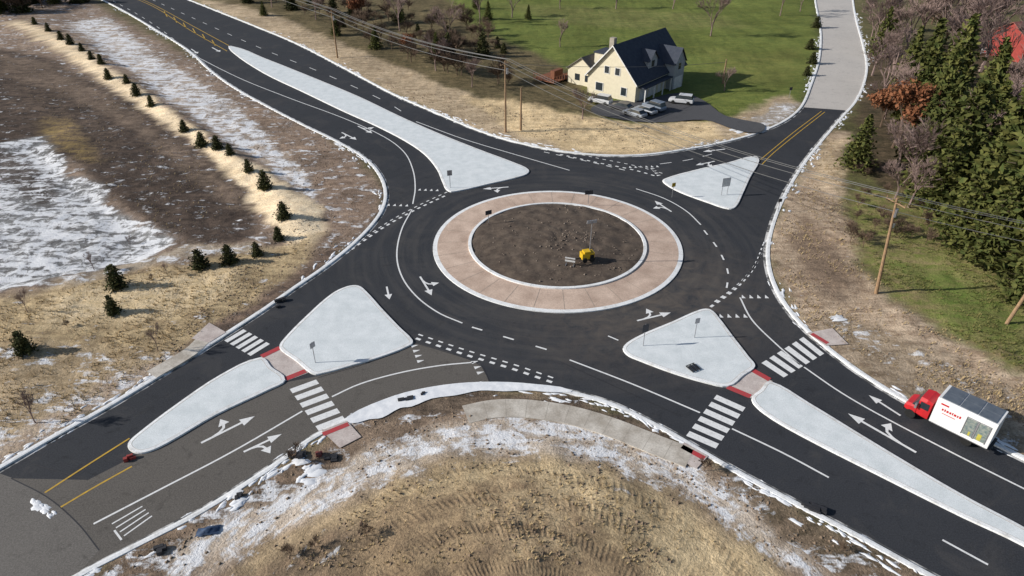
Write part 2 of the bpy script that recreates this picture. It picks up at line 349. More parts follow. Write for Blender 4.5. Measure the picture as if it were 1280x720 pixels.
tread=math_(nt,'SINE',math_(nt,'ADD',math_(nt,'MULTIPLY',pa,190),math_(nt,'ADD',math_(nt,'MULTIPLY',pr,4.5),wob)))
tread=stretch(nt,tread,-.8,.8)
tr=math_(nt,'MULTIPLY',math_(nt,'MULTIPLY',math_(nt,'MULTIPLY',band,tread),stretch(nt,trk,.5,1.0)),stretch(nt,strk,.4,.58))
c4=mix_(nt,math_(nt,'MULTIPLY',tr,.42),c3.outputs[0],(.17,.12,.075))
ns0=noise_(nt,.55,6,.74,pos,.7)
ns=math_(nt,'ADD',math_(nt,'MULTIPLY',ns0,.5),math_(nt,'MULTIPLY',strk,.5))
sm=math_(nt,'MULTIPLY',math_(nt,'ADD',math_(nt,'ADD',ns,A.outputs['Alpha']),-1.0),14,True)
c5=mix_(nt,math_(nt,'MULTIPLY',sm,.9),c4,(.84,.85,.88))
L(nt,c5,b.inputs['Base Color']);b.inputs['Roughness'].default_value=.95;b.inputs['Specular IOR Level'].default_value=.1
hh=math_(nt,'ADD',math_(nt,'ADD',n1,math_(nt,'MULTIPLY',n2,.3)),math_(nt,'MULTIPLY',tr,-.16))
bump_(nt,b,hh,.8,.4)
me.materials.append(gm); go=bpy.data.objects.new('ground',me); bpy.context.collection.objects.link(go)
def hz(x,y): return float(height(np.array([x]),np.array([y]))[0])
# ------------------------------------------------------------------ islands
def island(name,px,n=4):
    P=smooth(G(px),True,n)
    if area(P)<0: P=P[::-1]
    e=empty(name)
    profile('kerb',P,[(0,-.05),(.03,.15),(.32,.17)],M['kerb'],True,e)
    profile('joint',P,[(.32,.165),(.38,.158)],M['walk'],True,e)
    sheet('top',[tuple(p) for p in offs(P,.36,True)],.16,M['island'],e)
    return e
island('splitter_island',[(289,58),(330,73),(400,101),(450,122),(500,146),(545,166),(600,188),(640,203),(661,213),(655,220),(610,231),(575,239),(561,240),(553,228),(546,212),(530,193),(505,176),(470,158),(430,140),(380,116),(330,92),(291,66)])
island('splitter_island',[(829,225),(870,213),(910,204),(943,196),(949,202),(938,222),(928,244),(920,259),(911,262),(885,254),(850,241),(832,231)])
island('splitter_island',[(434,359),(448,358),(459,366),(478,387),(500,410),(516,426),(514,432),(480,446),(440,458),(398,469),(388,467),(370,452),(350,437),(352,428),(385,394),(415,368)])
island('splitter_island',[(325,448),(340,460),(357,476),(335,489),(270,520),(210,555),(182,567),(166,566),(160,556),(175,541),(220,507),(275,470)])
island('splitter_island',[(779,434),(800,420),(840,403),(875,388),(888,388),(900,400),(915,420),(936,447),(944,459),(930,470),(910,484),(880,479),(840,467),(800,452),(783,444)])
island('splitter_island',[(963,478),(1010,504),(1100,559),(1200,618),(1290,666),(1500,790),(1480,800),(1280,684),(1200,646),(1100,596),(1000,545),(955,518),(939,500),(950,488)])
def passage(q,s1,s2):
    e=empty('pedestrian_refuge'); sheet('slab',G(q),.03,M['pinkwalk'],e)
    for s in (s1,s2):
        b=Batch(); b.quadstrip(G(s),.6,.05); b.make('tactile_strip',M['red'],e)
passage([(325,447),(350,434),(386,466),(357,477)],[(327,446),(350,435)],[(357,474),(382,464)])
passage([(937,460),(966,477),(938,498),(907,484)],[(909,484),(938,496)],[(937,461),(962,475)])
for q,s in (([(262,405),(283,417),(262,430),(240,425)],None),([(402,540),(434,528),(452,548),(425,562)],[(404,545),(436,532)]),
            ([(855,555),(885,572),(870,588),(838,570)],[(852,560),(880,575)]),([(1008,418),(1032,434),(1060,432),(1040,412)],[(1014,419),(1034,431)])):
    P=G(q); e=empty('kerb_ramp'); sheet('slab',P,.19,M['pinkwalk'],e)
    if s: b=Batch(); b.quadstrip(G(s),.5,.20); b.make('tactile_strip',M['red'],e)
def path(name,pts,w,mat,z=.2):
    P,_=resample(smooth(G(pts),n=5),.8); profile(name,P,[(-w/2,z-.2),(-w/2,z),(w/2,z),(w/2,z-.2)],mat)
    j=Batch(); Q,_=resample(P,1.8); nn=normals(Q,False)
    for p,n_ in zip(Q[1:-1],nn[1:-1]): j.quadstrip([p-n_*w*.49,p+n_*w*.49],.025,z+.004)
    j.make('path_joints',M['joint'])
path('footpath',[(862,574),(830,562),(800,550),(770,538),(740,528),(710,520),(680,515),(650,512),(615,513),(582,520)],2.3,M['walk'])
path('footpath',[(262,418),(240,440),(190,470)],1.6,M['walk'],.18)
sheet('verge_snow_strip',smooth(G([(434,523),(480,501),(520,489),(570,481),(620,479),(670,482),(715,490),(690,492),(660,490),(630,491),(600,490),(570,496),(540,500),(515,510),(500,512),(478,524),(462,526),(440,531)]),True,3),.185,M['snow'])
# centre island
def circ(r,n=96,cx=CX,cy=CY): return [(cx+r*math.cos(2*math.pi*i/n),cy+r*math.sin(2*math.pi*i/n)) for i in range(n)]
ce=empty('central_island')
P=circ(15.4); profile('outer_kerb',P,[(0,-.05),(.03,.10),(.55,.12)],M['kerb'],True,ce)
profile('apron',P,[(.55,.118),(4.4,.22)],M['apron'],True,ce)
P2=circ(11.05); profile('inner_kerb',P2,[(0,.1),(.02,.36),(.40,.37),(.44,.2)],M['kerb'],True,ce)
b=Batch()
for k in range(28):
    a=2*math.pi*k/28; pts=[(CX+r*math.cos(a),CY+r*math.sin(a)) for r in (11.1,14.85)]
    V0=len(b.V); b.quadstrip(pts,.035,0)
    b.V[V0:]=[(x,y,.126+ (15.0-math.hypot(x-CX,y-CY))*.0264) for x,y,z in b.V[V0:]]
b.make('apron_joints',M['joint'],ce)
V=[];Fc=[];nr=28;na=110
for i in range(nr+1):
    r=10.75*i/nr
    for j in range(na):
        a=2*math.pi*j/na; x=CX+r*math.cos(a);y=CY+r*math.sin(a)
        V.append((x,y,.28+.5*(1-(r/10.75)**2)+(.25*float(fbm(np.array(x*.9),np.array(y*.9)))*(1 if i<nr else 0))))
for i in range(nr):
    for j in range(na):
        k=(j+1)%na; Fc.append((i*na+j,(i+1)*na+j,(i+1)*na+k,i*na+k))
obj('soil',V,Fc,M['soil'],parent=ce,smoothf=True)
# ------------------------------------------------------------------ markings
mk=Batch(); ZP=.0165
def line(px,w=.17,kind='s',dash=2.5,gap=2.5,b=mk,n=6):
    P=smooth(G(px),n=n); P,Lg=resample(P,.7)
    if kind=='s': b.quadstrip(P,w,ZP); return
    s=0
    while s+dash<Lg+.01: b.quadstrip(seg(P,s,s+dash),w,ZP); s+=dash+gap
line([(240,68),(300,98),(360,122),(430,148),(480,171),(505,190),(516,212),(519,235),(516,255)])
line([(110,-15),(165,14),(200,36),(240,68)],.17,'d',3,5)
line([(180,-5),(240,22),(330,62),(400,90),(480,126),(512,146)],.17,'d',3,6)
line([(520,152),(580,174),(650,195),(712,213)])
line([(515,262),(502,287),(496,318),(502,345),(520,370),(548,391),(578,404)])
line([(590,409),(640,424),(690,439)],.2,'d',1.2,2.4)
line([(795,236),(830,248),(858,264),(876,281)],.17,'s')
line([(880,288),(898,312),(910,340),(908,362)],.2,'d',1.2,2.0)
line([(925,372),(940,400),(970,430),(1000,456)],.17,'s')
line([(712,450),(790,480),(875,516)]); line([(915,536),(980,567),(1036,597)]); line([(1178,675),(1235,706)])
line([(1005,459),(1050,490),(1100,519),(1200,571),(1280,611),(1400,670)])
line([(117,655),(200,612),(290,565),(378,514)]); line([(415,496),(450,480),(500,466),(550,457),(592,453)])
line([(680,190),(740,203),(790,215)],.2,'d',1,1.2)
line([(790,196),(830,192),(900,178),(960,160)],.14,'d',1.5,3)
line([(825,205),(860,200),(900,190)],.16,'d',2,2)
line([(760,420),(800,437)],.16,'d',1.2,2)
for pts in ([(556,245),(520,262),(480,284),(428,320)],[(520,423),(580,443),(640,461),(690,478)],[(955,305),(942,335),(918,362),(885,386)],[(700,193),(745,203),(790,212),(826,222)]):
    line(pts,.3,'d',.55,.65)
    line([(u+3,v-5) for u,v in pts],.18,'d',.55,.65)
for pts in ([(522,237),(552,238)],[(483,256),(514,257)],[(925,371),(968,371)],[(897,395),(940,395)],[(517,430),(528,458)],[(592,450),(603,471)],[(785,209),(823,208)],[(815,210),(825,221)]):
    P,Lg=resample(G(pts),.5); d=(P[-1]-P[0])/Lg; nrm=np.array((-d[1],d[0])); s=.1
    while s<Lg-.3:
        p=P[0]+d*s; mk.poly([tuple(p-nrm*.3),tuple(p+d*.45-nrm*.3),tuple(p+d*.22+nrm*.4)],ZP); s+=.85
def cross(A0,A1,B0,B1,n):
    A0,A1,B0,B1=[np.array(g(*p)) for p in (A0,A1,B0,B1)]
    for i in range(n):
        t0=(i+.18)/n;t1=(i+.78)/n
        mk.poly([tuple(A0+(B0-A0)*t0),tuple(A1+(B1-A1)*t0),tuple(A1+(B1-A1)*t1),tuple(A0+(B0-A0)*t1)],ZP)
cross((361,485),(394,473),(400,541),(434,528),6)
cross((303,411),(279,425),(339,431),(315,446),5)
cross((950,455),(978,473),(1006,420),(1032,441),6)
cross((897,492),(933,508),(856,547),(893,563),6)
for k in range(4): line([(140+k*5,655+k*5),(178+k*4,633+k*4)],.12)
line([(143,663),(152,675)],.14)
def arrow(px,to,kind='s',Ln=3.6,sc=1.0):
    p=np.array(g(*px)); q=np.array(g(*to)); d=(q-p)/np.linalg.norm(q-p); r=np.array((d[1],-d[0]))
    def T_(x,y): return tuple(p+r*x*sc+d*y*sc)
    h=Ln/2
    mk.poly([T_(-.1,-h),T_(.1,-h),T_(.1,h-.95),T_(-.1,h-.95)],ZP)
    mk.poly([T_(-.42,h-.95),T_(.42,h-.95),T_(0,h+.1)],ZP+.001)
    for sd in ([-1] if 'l' in kind else [])+([1] if 'r' in kind else []):
        c=[(.0,-h*.6),(.12,-h*.3),(.38,-h*.08),(.75,0.0)]
        V0=[T_(sd*x,y) for x,y in c]; mk.quadstrip(V0,.2*sc,ZP+.0015)
        mk.poly([T_(.7*sd,.42),T_(.7*sd,-.42),T_(1.45*sd,.05)],ZP+.002)
arrow((532,357),(545,378),'sl',3.8,1.1); arrow((485,366),(488,380),'s',2.6)
arrow((620,235),(595,237),'sl',3.2,1.15); arrow((829,258),(812,247),'sl',3.2,1.15); arrow((817,396),(850,388),'sl',3.6,1.1)
arrow((1102,541),(1067,521),'sr',4.8,1.2); arrow((1106,507),(1092,498),'s',3)
arrow((285,537),(317,521),'sl',4.0,1.15); arrow((328,554),(345,546),'sr',3.0,1.05)
arrow((456,162),(472,170),'sl',3.6,1.3); arrow((436,170),(452,178),'sr',3.6,1.3)
arrow((270,62),(285,70),'s',3.6,1.5); arrow((243,64),(256,73),'s',3.6,1.5)
arrow((882,204),(868,207),'sl',3,1.2); arrow((893,188),(876,190),'s',3,1.3)
mk.make('road_markings_white',M['paint'])
yl=Batch()
line([(1027,139),(990,167),(962,190),(950,200)],.14,b=yl);line([(1031,140),(994,169),(966,192),(952,206)],.14,b=yl)
line([(162,548),(110,581),(56,616)],.16,b=yl);line([(165,583),(120,608),(76,634)],.16,b=yl)
line([(60,-55),(150,-12),(190,5),(240,32),(286,57)],.2,b=yl);line([(70,-50),(155,-8),(195,10),(238,38),(284,64)],.2,b=yl)
for i in range(6):
    u=205+i*12; v=14+i*7.2; line([(u,v),(u+4,v+7)],.25,b=yl,n=1)
yl.make('road_markings_yellow',M['yellow'])
sm_=Batch()
for pts in ([(612,478),(600,456),(560,441),(519,429)],[(14,598),(60,622),(98,655),(124,688)],[(500,440),(450,457),(398,472)],[(40,580),(110,600)],[(700,452),(850,520)],[(1003,137),(1050,142)]):
    P,_=resample(smooth(G(pts),n=4),.8); sm_.quadstrip(P,.09,.0145)
sm_.make('road_sealed_joints',M['dark'])
# thin flat snow streaks beside the kerbs
def lump(b,x,y,z,r,hh,rr,el=1.0,ang=0):
    o=len(b.V); n=13; b.V.append((x,y,z+hh)); ks=[rr.uniform(.5,1.4) for _ in range(n)]
    for ring,(q,hz_) in enumerate(((.55,.8),(1,0))):
        for i in range(n):
            a=2*math.pi*i/n; k=r*q*ks[i]; u_,v_=k*el*math.cos(a),k*math.sin(a)
            b.V.append((x+u_*math.cos(ang)-v_*math.sin(ang),y+u_*math.sin(ang)+v_*math.cos(ang),z+hh*hz_-(.03 if ring else 0)))
    for i in range(n):
        j=(i+1)%n; b.F.append((o,o+1+i,o+1+j)); b.F.append((o+1+i,o+1+n+i,o+1+n+j,o+1+j))
sb_=Batch(); rr=random.Random(11)
for P,dens in ((Wg,.35),(Sg,.75),(Eg,.4),(Ng,.3)):
    Q,Lg=resample(P,.7); nn=normals(Q,False)
    cl=fbm(Q[:,0]*.12,Q[:,1]*.12,4)
    for (p,n_,c_) in zip(Q,nn,cl):
        if p[1]>230 or rr.random()>dens+c_*1.6: continue
        an=math.atan2(-n_[0],n_[1])
        for _ in range(rr.randint(1,3)):
            q=p-n_*rr.uniform(.35,1.0)*rr.choice((1,1,1,2)); lump(sb_,q[0],q[1],.13,rr.uniform(.05,.2),rr.uniform(.015,.035),rr,rr.uniform(1.5,5),an+rr.gauss(0,.25))
        if rr.random()<.4:
            q=p+n_*rr.uniform(.02,.35); lump(sb_,q[0],q[1],.012,rr.uniform(.04,.11),.02,rr,rr.uniform(2,7),an+rr.gauss(0,.08))
for (u,v,r) in ((50,632,.42),(55,638,.35),(46,627,.25),(64,643,.2),(390,592,.5),(380,600,.4),(386,586,.3),(300,628,.4),(293,618,.4),(296,636,.3),(380,578,.4),(936,157,1.6),(950,162,1.0),(922,163,1.0),(1045,398,.5)):
    x,y=g(u,v)
    for k in range(4): lump(sb_,x+rr.gauss(0,r*.6),y+rr.gauss(0,r*.4),.02 if u<70 else .17,r*rr.uniform(.5,.9),.04,rr,1.8,rr.uniform(2.3,2.7) if u<70 else rr.uniform(0,1))
sb_.make('roadside_snow',M['snow'],smoothf=True)
# ------------------------------------------------------------------ vegetation
def leafquad(b,c,s,mi=1,rr=random,flat=.0):
    n=Vector((rr.gauss(0,1),rr.gauss(0,1),rr.gauss(0,1)+flat)).normalized(); a=n.orthogonal().normalized(); a.rotate(Matrix.Rotation(rr.random()*6.28,3,n)); d=n.cross(a)
    k=.35+.4*rr.random()
    b.face([tuple(c-a*s),tuple(c-d*s*k),tuple(c+a*s),tuple(c+d*s*k)],mi)
def conifer(seed,R=2.3,Hh=10,n=300,q=.34,base=.8,taper=.8):
    rr=random.Random(seed); b=Batch(); b.tube((0,0,-.3),(0,0,Hh*.95),.17,.02,6,0)
    for i in range(n):
        t=(i+rr.random())/n; z=base+(Hh-base)*(t**1.25); r=R*((1-z/Hh)**taper)*(.55+.6*rr.random())+.12
        a=i*2.39996+rr.random()*.6; dz=-.12*r+.1
        if i%3==0: b.tube((0,0,z),(r*.9*math.cos(a),r*.9*math.sin(a),z+dz),.04,.01,3,0,False)
        m=max(3,int(r/R*12))
        for k in range(m):
            s=(.25+.78*(k+rr.random())/m)*r
            sp=.12*s+.06
            c=Vector((s*math.cos(a)+rr.gauss(0,sp),s*math.sin(a)+rr.gauss(0,sp),z+dz*s/r-rr.random()*.25+.05))
            leafquad(b,c,q*(.6+.6*rr.random()),1,rr,.9)
    return b
def baretree(seed,Hh=9,spread=.55,levels=6,r0=.18,leaf=0,k3=3,minr=.02):
    rr=random.Random(seed); b=Batch()
    def rec(p,d,l,r,lv):
        q=p+d*l; b.tube(p,q,r,r*.62,5 if lv>3 else 3,0,False)
        if lv==0 or (leaf and lv<=2):
            for _ in range(leaf): leafquad(b,q+Vector((rr.gauss(0,.3),rr.gauss(0,.3),rr.gauss(0,.3))),.2*(.6+rr.random()),1,rr)
            if lv==0: return
        for i in range(k3 if lv>1 else 3):
            ax=Vector((rr.gauss(0,1),rr.gauss(0,1),rr.gauss(0,.5))).normalized()
            nd=(d+ax*spread*(.7+.6*rr.random())+Vector((0,0,.12))).normalized()
            st=p+d*l*(.55+.45*rr.random())
            rec(st if i else q,nd,l*(.62+.22*rr.random()),max(minr,r*.6),lv-1)
    rec(Vector((0,0,-.2)),Vector((rr.gauss(0,.05),rr.gauss(0,.05),1)).normalized(),Hh*.27,r0,levels)
    return b
protos={}
def mkproto(kind,b,mats):
    me=bpy.data.meshes.new(kind); me.from_pydata(b.V,[],b.F)
    for m in mats: me.materials.append(m)
    me.polygons.foreach_set('material_index',b.I); me.update()
    hh=np.percentile([v[2] for v in b.V],99.5); protos.setdefault(kind,[]).append((me,hh))
for s in range(3):
    mkproto('conifer_tree',conifer(s,2.3+.4*s,10,320),[M['bark'],M['needle']])
    mkproto('bare_tree',baretree(10+s,9,.5,6),[M['barkp']])
    mkproto('bare_shrub',baretree(20+s,5,.75,4,r0=.08,k3=5,minr=.025),[M['barkb']])
    mkproto('evergreen_shrub',conifer(30+s,1.15,3.2,150,q=.2,base=.1,taper=.55),[M['bark'],M['shrub']])
for s in range(2): mkproto('rust_leaf_tree',baretree(40+s,8,.55,6,leaf=2),[M['barkb'],M['rust']])
def plant(kind,u,v,vt=None,h=None,wide=1.0):
    x,y=g(u,v); me,hh=random.choice(protos[kind]); h=h if h else top_h(u,v,vt); s=h/hh
    o=bpy.data.objects.new(kind,me); bpy.context.collection.objects.link(o)
    w2=wide*random.uniform(.9,1.12)
    o.location=(x,y,hz(x,y)-.02); o.scale=(s*w2,s*w2,s); o.rotation_euler=(random.gauss(0,.02),random.gauss(0,.02),random.random()*6.28); return o
for u,v in [(45,34),(62,43),(78,53),(90,60),(104,68),(116,78),(128,84),(137,102),(160,108),(172,122),(190,135),(231,166),(253,184),(273,189),(289,198),(312,220),(333,240),(356,278),(349,300),(322,320),(288,330),(251,335),(148,361),(143,393),(32,442)]:
    plant('evergreen_shrub',u,v,h=random.uniform(1.8,2.5)*(1.3 if u in(333,32,148) else 1),wide=1.1)
for u,v,vt,w in [(1068,212,146,1.2),(1160,180,60,1),(1140,160,50,1),(1185,235,105,1.2),(1215,280,150,1.2),(1250,310,130,1.2),(1276,345,195,1.2),(1235,240,90,1.1),(1168,262,165,1.2),(1205,190,60,1),(1180,130,20,1),(1265,225,110,1.2),(1310,300,120,1.2),(1150,120,25,1.1),(1225,150,50,1),(1195,305,215,1.3),(1330,380,220,1.2),(1235,330,225,1.3),(1098,70,10,1),(1110,40,-10,1),(1300,180,80,1),(1290,250,150,1.2),(1130,110,35,1),(1165,215,100,1.2),(1195,260,170,1.3),(1262,290,190,1.2),(1215,215,105,1.1),(1145,195,120,1.1),(1280,380,270,1.2),(1240,275,175,1.2),(1150,235,170,1.2)]:
    plant('conifer_tree',u,v,vt,wide=w)
for u,v,vt in [(1137,238,160),(1112,105,30),(1195,105,5),(1252,125,30),(1225,90,-20),(1100,125,60),(1270,165,60),(1130,70,0),(1175,60,-25),(1120,215,150),(1245,180,90),(1280,100,10),(1150,225,150),(1118,250,195),(1095,60,-5),(1145,60,-15),(1210,60,-20),(1180,90,0),(1240,60,-20),(1090,95,40),(1190,215,125),(1135,260,200),(1105,150,95),(1125,150,80)]:
    plant('bare_tree',u,v,vt,wide=1.15)
plant('rust_leaf_tree',1115,185,105,wide=1.1);plant('rust_leaf_tree',1100,160,115,wide=1.1)
plant('rust_leaf_tree',455,32,-5);plant('rust_leaf_tree',510,75,45)
for u,v,vt in [(888,46,-8),(975,20,-25),(1000,15,-20),(560,60,0),(600,30,-20),(640,22,-15),(700,12,-20),(728,150,112),(545,90,45),(395,25,-15),(340,10,-25),(500,40,-15),(770,12,-25),(841,12,-20),(905,115,85),(590,110,75),(700,60,25)]:
    plant('bare_tree',u,v,vt)
rs=random.Random(5)
bp=[(300,5),(360,18),(420,42),(470,60),(520,82),(580,100),(620,110),(650,110),(630,60),(570,20),(500,0),(400,-20)]
def inpoly(u,v,P): 
    c=False
    for i in range(len(P)):
        a,b_=P[i-1],P[i]
        if (a[1]>v)!=(b_[1]>v) and u<(b_[0]-a[0])*(v-a[1])/(b_[1]-a[1])+a[0]: c=not c
    return c
cnt=0
while cnt<115:
    u,v=rs.uniform(290,650),rs.uniform(-15,112)
    if inpoly(u,v,bp):
        plant('bare_shrub' if rs.random()<.82 else 'evergreen_shrub',u,v,h=rs.uniform(2,5.5)); cnt+=1
for u,v,h in [(420,45,5),(470,62,5),(545,75,6),(610,25,5),(660,25,4),(500,30,6),(1012,62,2.5),(1015,80,2.5),(1008,95,2),(330,20,4),(1020,35,3),(595,12,5)]:
    plant('conifer_tree' if h>3.5 else 'evergreen_shrub',u,v,h=h,wide=1.2)
for i in range(75):
    u=rs.uniform(-70,100); plant(rs.choice(['bare_shrub','evergreen_shrub','conifer_tree','bare_shrub']),u,rs.uniform(-22,22-max(0,u)*.16),h=rs.uniform(5,9),wide=1.3)
for i in range(30):
    plant(rs.choice(['bare_shrub','bare_tree']),rs.uniform(1080,1300),rs.uniform(-20,60),h=rs.uniform(5,10))
for i in range(30):
    plant('bare_shrub',rs.uniform(1060,1170),rs.uniform(215,315),h=rs.uniform(1,2.4))
for u,v,h in [(198,440,3.4),(45,530,3.6),(118,338,2.6),(35,392,3),(160,300,1.4),(210,345,1.6)]: plant('bare_tree',u,v,h=h,wide=.7)
for u,v,h in [(85,410,.8),(190,352,.8),(370,575,1.6),(365,700,1.2),(395,690,1.0),(460,680,1.2),(880,590,1.2),(1050,690,.9)]: plant('bare_shrub',u,v,h=h)
def scatter(name,polys,n,fn,mat,seed=1):
    b=Batch(); rr=random.Random(seed); pts=[]
    for P in polys:
        us=[p[0] for p in P];vs=[p[1] for p in P]; k=0
        while k<n//len(polys):
            u,v=rr.uniform(min(us),max(us)),rr.uniform(min(vs),max(vs)); 
            if inpoly(u,v,P):
                p=g(u,v); k+=1
                if float(fbm(np.array(p[0]*.3),np.array(p[1]*.3),21))>rr.gauss(0,.15): pts.append(p)
    A_=np.array(pts); s=sdf(road,A_[:,0],A_[:,1]); zz=height(A_[:,0],A_[:,1],s)
    for (x,y),z,q in zip(pts,zz,s):
        if q>.7: fn(b,x,y,z,rr)
    b.make(name,mat)
def tuft(b,x,y,z,rr):
    h=.10+.2*rr.random()
    for k in range(4):
        a=rr.random()*6.28; dx,dy=math.cos(a),math.sin(a); w=.035
        b.face([(x-dy*w,y+dx*w,z-.03),(x+dy*w,y-dx*w,z-.03),(x+dx*h*.8,y+dy*h*.8,z+h)])
def clod(b,x,y,z,rr):
    r=.04+.13*rr.random()**2; v=[(x+r*rr.uniform(.7,1.3),y,z),(x,y+r*rr.uniform(.7,1.3),z),(x-r,y,z),(x,y-r,z),(x+r*.2,y,z+r*rr.uniform(.5,.9))]
    for i in range(4): b.face([v[i],v[(i+1)%4],v[4]])
scatter('dry_grass',[[(0,385),(170,340),(380,310),(300,390),(0,580)],[(960,310),(1040,170),(1080,340),(1280,480),(1280,560),(1000,400)]],7000,tuft,M['tuft'],1)
scatter('dry_grass',[[(0,70),(180,140),(310,250),(220,300),(90,200)],[(310,720),(430,640),(590,580),(780,605),(950,720)]],2000,tuft,M['tuft'],4)
scatter('green_grass',[[(1065,250),(1280,300),(1280,468),(1105,365)]],4000,tuft,M['tuftg'],2)
scatter('dirt_clods',[[(110,720),(430,535),(620,495),(880,575),(1100,700),(900,720)],[(200,90),(460,205),(470,270),(250,430),(180,470),(300,330),(400,260)],[(962,300),(1040,170),(1080,340),(1280,480),(1280,560),(1000,400)],[(430,95),(600,130),(800,160),(900,160),(800,192),(620,166)]],11000,clod,M['clod'],3)
b=Batch(); rr=random.Random(3)
for i in range(420):
    a=rr.random()*6.28;r=10.3*math.sqrt(rr.random()) if i>130 else 0
    x,y=(CX+r*math.cos(a),CY+r*math.sin(a)) if r else (g(705,303)[0]+rr.gauss(0,2.0),g(705,303)[1]+rr.gauss(0,1.1))
    clod(b,x,y,.28+.5*(1-(math.hypot(x-CX,y-CY)/10.75)**2)+.02,rr)
b.make('rubble',simple('rubble_stone',(.27,.22,.18),(.12,.09,.07),2,.9))
# ------------------------------------------------------------------ utility poles & wires
def pole(u,v,vt,lean=(0,0),arm=True,ang=0):
    x,y=g(u,v); h=top_h(u,v,vt); e=empty('utility_pole',(x,y,hz(x,y)-.1)); b=Batch()
    b.tube((0,0,0),(lean[0],lean[1],h),.2,.12,10); b.make('post',M['wood'],e)
    tip=Vector((x+lean[0],y+lean[1],h+.1))
    if arm:
        b=Batch(); d=Vector((math.cos(ang),math.sin(ang),0)); c=Vector((lean[0],lean[1],h-.5))
        b.tube(c-d*1.3,c+d*1.3,.07,.07,4)
        for k in (-1.2,-.5,.5,1.2): b.tube(c+d*k,c+d*k+Vector((0,0,.3)),.05,.04,5)
        b.make('crossarm',M['wood'],e)
        b=Batch(); b.tube(c+Vector((.3,0,-1.6)),c+Vector((.3,0,-.7)),.22,.22,8); b.make('transformer',M['grey'],e)
    return tip
tR=pole(1095,367,247,(-1.1,0),True,1.9)
t1=pole(632,166,76,(0,0),True,.9); t2=pole(422,73,13,(0,0),True,.9); t3=pole(651,164,110,(0,0),False)
t4=pole(903,106,75,(0,0),False); tE=pole(1258,405,300,(1.5,0),True,1.9)
def wire(p,q,sag,off=0,dz=0,r=.035):
    b=Batch(); d=(q-p); n=Vector((-d.y,d.x,0)).normalized()*off; pr=None
    for i in range(21):
        t=i/20; c=p.lerp(q,t)+n+Vector((0,0,dz-4*sag*t*(1-t)))
        if pr: b.tube(pr,c,r,r,4,0,False)
        pr=c
    b.make('power_line',M['wire'])
far=Vector((g(150,-60)[0],g(150,-60)[1],11))
for off,dz in ((-1,0),(0,.2),(1,0),(0,-1.6)):
    wire(t2,far,1.5,off,dz,.05); wire(t1,t2,1.3,off,dz,.05); wire(t1,tR,1.8,off,dz); wire(tR,Vector((80,45,12)),1.2,off,dz,.03)
wire(t1,t4,.8,0,-.5,.04)
# ------------------------------------------------------------------ signs & furniture
def sign(u,v,h=2.6,w=.75,ph=.75,ang=0,mat=None,two=False,z=.16):
    x,y=g(u,v); e=empty('traffic_sign',(x,y,z),ang); b=Batch()
    for xx in ((-w*.35,w*.35) if two else (0,)): b.tube((xx,.04,0),(xx,.04,h),.04,.04,6)
    b.make('post',M['grey'],e); b=Batch()
    b.box(-w/2,w/2,-.02,0,h-ph,h)
    b.make('panel',mat or M['grey'],e)
SM=simple('sign_yellow',(.6,.4,.03),None,3,.5); SW_=simple('sign_white',(.7,.7,.7),None,3,.5); SR=simple('sign_dark_face',(.06,.06,.07),None,3,.5)
sign(563,236,2.7,.7,.8,.2); sign(905,245,2.6,1.3,1.3,.3,two=True,mat=SW_); sign(735,259,2,1.1,.6,.1,mat=SR,z=.5); sign(611,283,1.8,.9,.6,.5,mat=SR,z=.5)
sign(804,434,2.6,.7,.9,.4,mat=SR); sign(868,424,2.4,.5,.6,.3); sign(395,455,2.4,.6,.6,1.0,mat=M['grey']); sign(986,124,2.2,.6,.6,.2,mat=SR); sign(972,266,2,.5,.5,.2,mat=SR,z=.1)
sign(840,248,2.2,.6,.6,.4,mat=SM); sign(1110,300,2.2,.5,.6,.1,mat=SW_,z=.1)
x,y=g(733,332); e=empty('mobile_light_tower',(x,y,.75),.3)
b=Batch(); b.box(-.75,.75,-.45,.45,.35,1.1); b.box(-.5,.3,-.4,.4,1.1,1.3); b.make('generator_cabinet',simple('machine_yellow',(.7,.45,.02),None,3,.5),e)
b=Batch()
for sx in (-.45,.45):
    for sy in (-.5,.5): b.tube((sx,sy-.08,.3),(sx,sy+.08,.3),.3,.3,12)
b.box(-1.7,-.7,-.04,.04,.35,.45); b.box(.2,.7,-.47,.47,.5,.9); b.make('wheels_and_hitch',M['rubber'],e)
b=Batch(); b.tube((.3,0,1),(.35,0,5),.06,.05,6); b.box(-.3,.9,-.06,.06,4.8,4.95)
for k in range(4): b.box(-.3+k*.32,-.08+k*.32,-.16,.0,4.95,5.2)
b.make('mast_and_lamps',M['grey'],e)
x,y=g(712,337); e=empty('road_barrier_board',(x,y,.6),-.3); b=Batch(); b.box(-.6,.6,-.03,.03,.45,.65);b.box(-.6,.6,-.03,.03,.85,1.0); b.make('boards',SW_,e)
b=Batch()
for s in(-.45,.45): b.box(s-.04,s+.04,-.3,.3,0,.06); b.tube((s,.05,0),(s,.05,1.05),.03,.03,5)
b.make('legs',M['grey'],e)
x,y=g(866,462); e=empty('pallet_stack',(x,y,.17),.5); b=Batch()
for k in range(6): b.box(-.5,.5,-.5+k*.18,-.5+k*.18+.08,.12,.16)
for k in range(3): b.box(-.45+k*.4,-.37+k*.4,-.5,.5,0,.12)
b.make('slats',M['dark'],e)
x,y=g(260,668); V=[];Fc=[]; r2=random.Random(9)
for i in range(9):
    for j in range(6): V.append((x+(i-4)*.2+r2.uniform(-.06,.06),y+(j-2.5)*.16+.04*i+r2.uniform(-.06,.06),hz(x,y)+.06+.3*math.exp(-((i-4)/3)**2-((j-2.5)/2)**2)*(.5+r2.random())))
for i in range(8):
    for j in range(5): Fc.append((i*6+j,(i+1)*6+j,(i+1)*6+j+1,i*6+j+1))
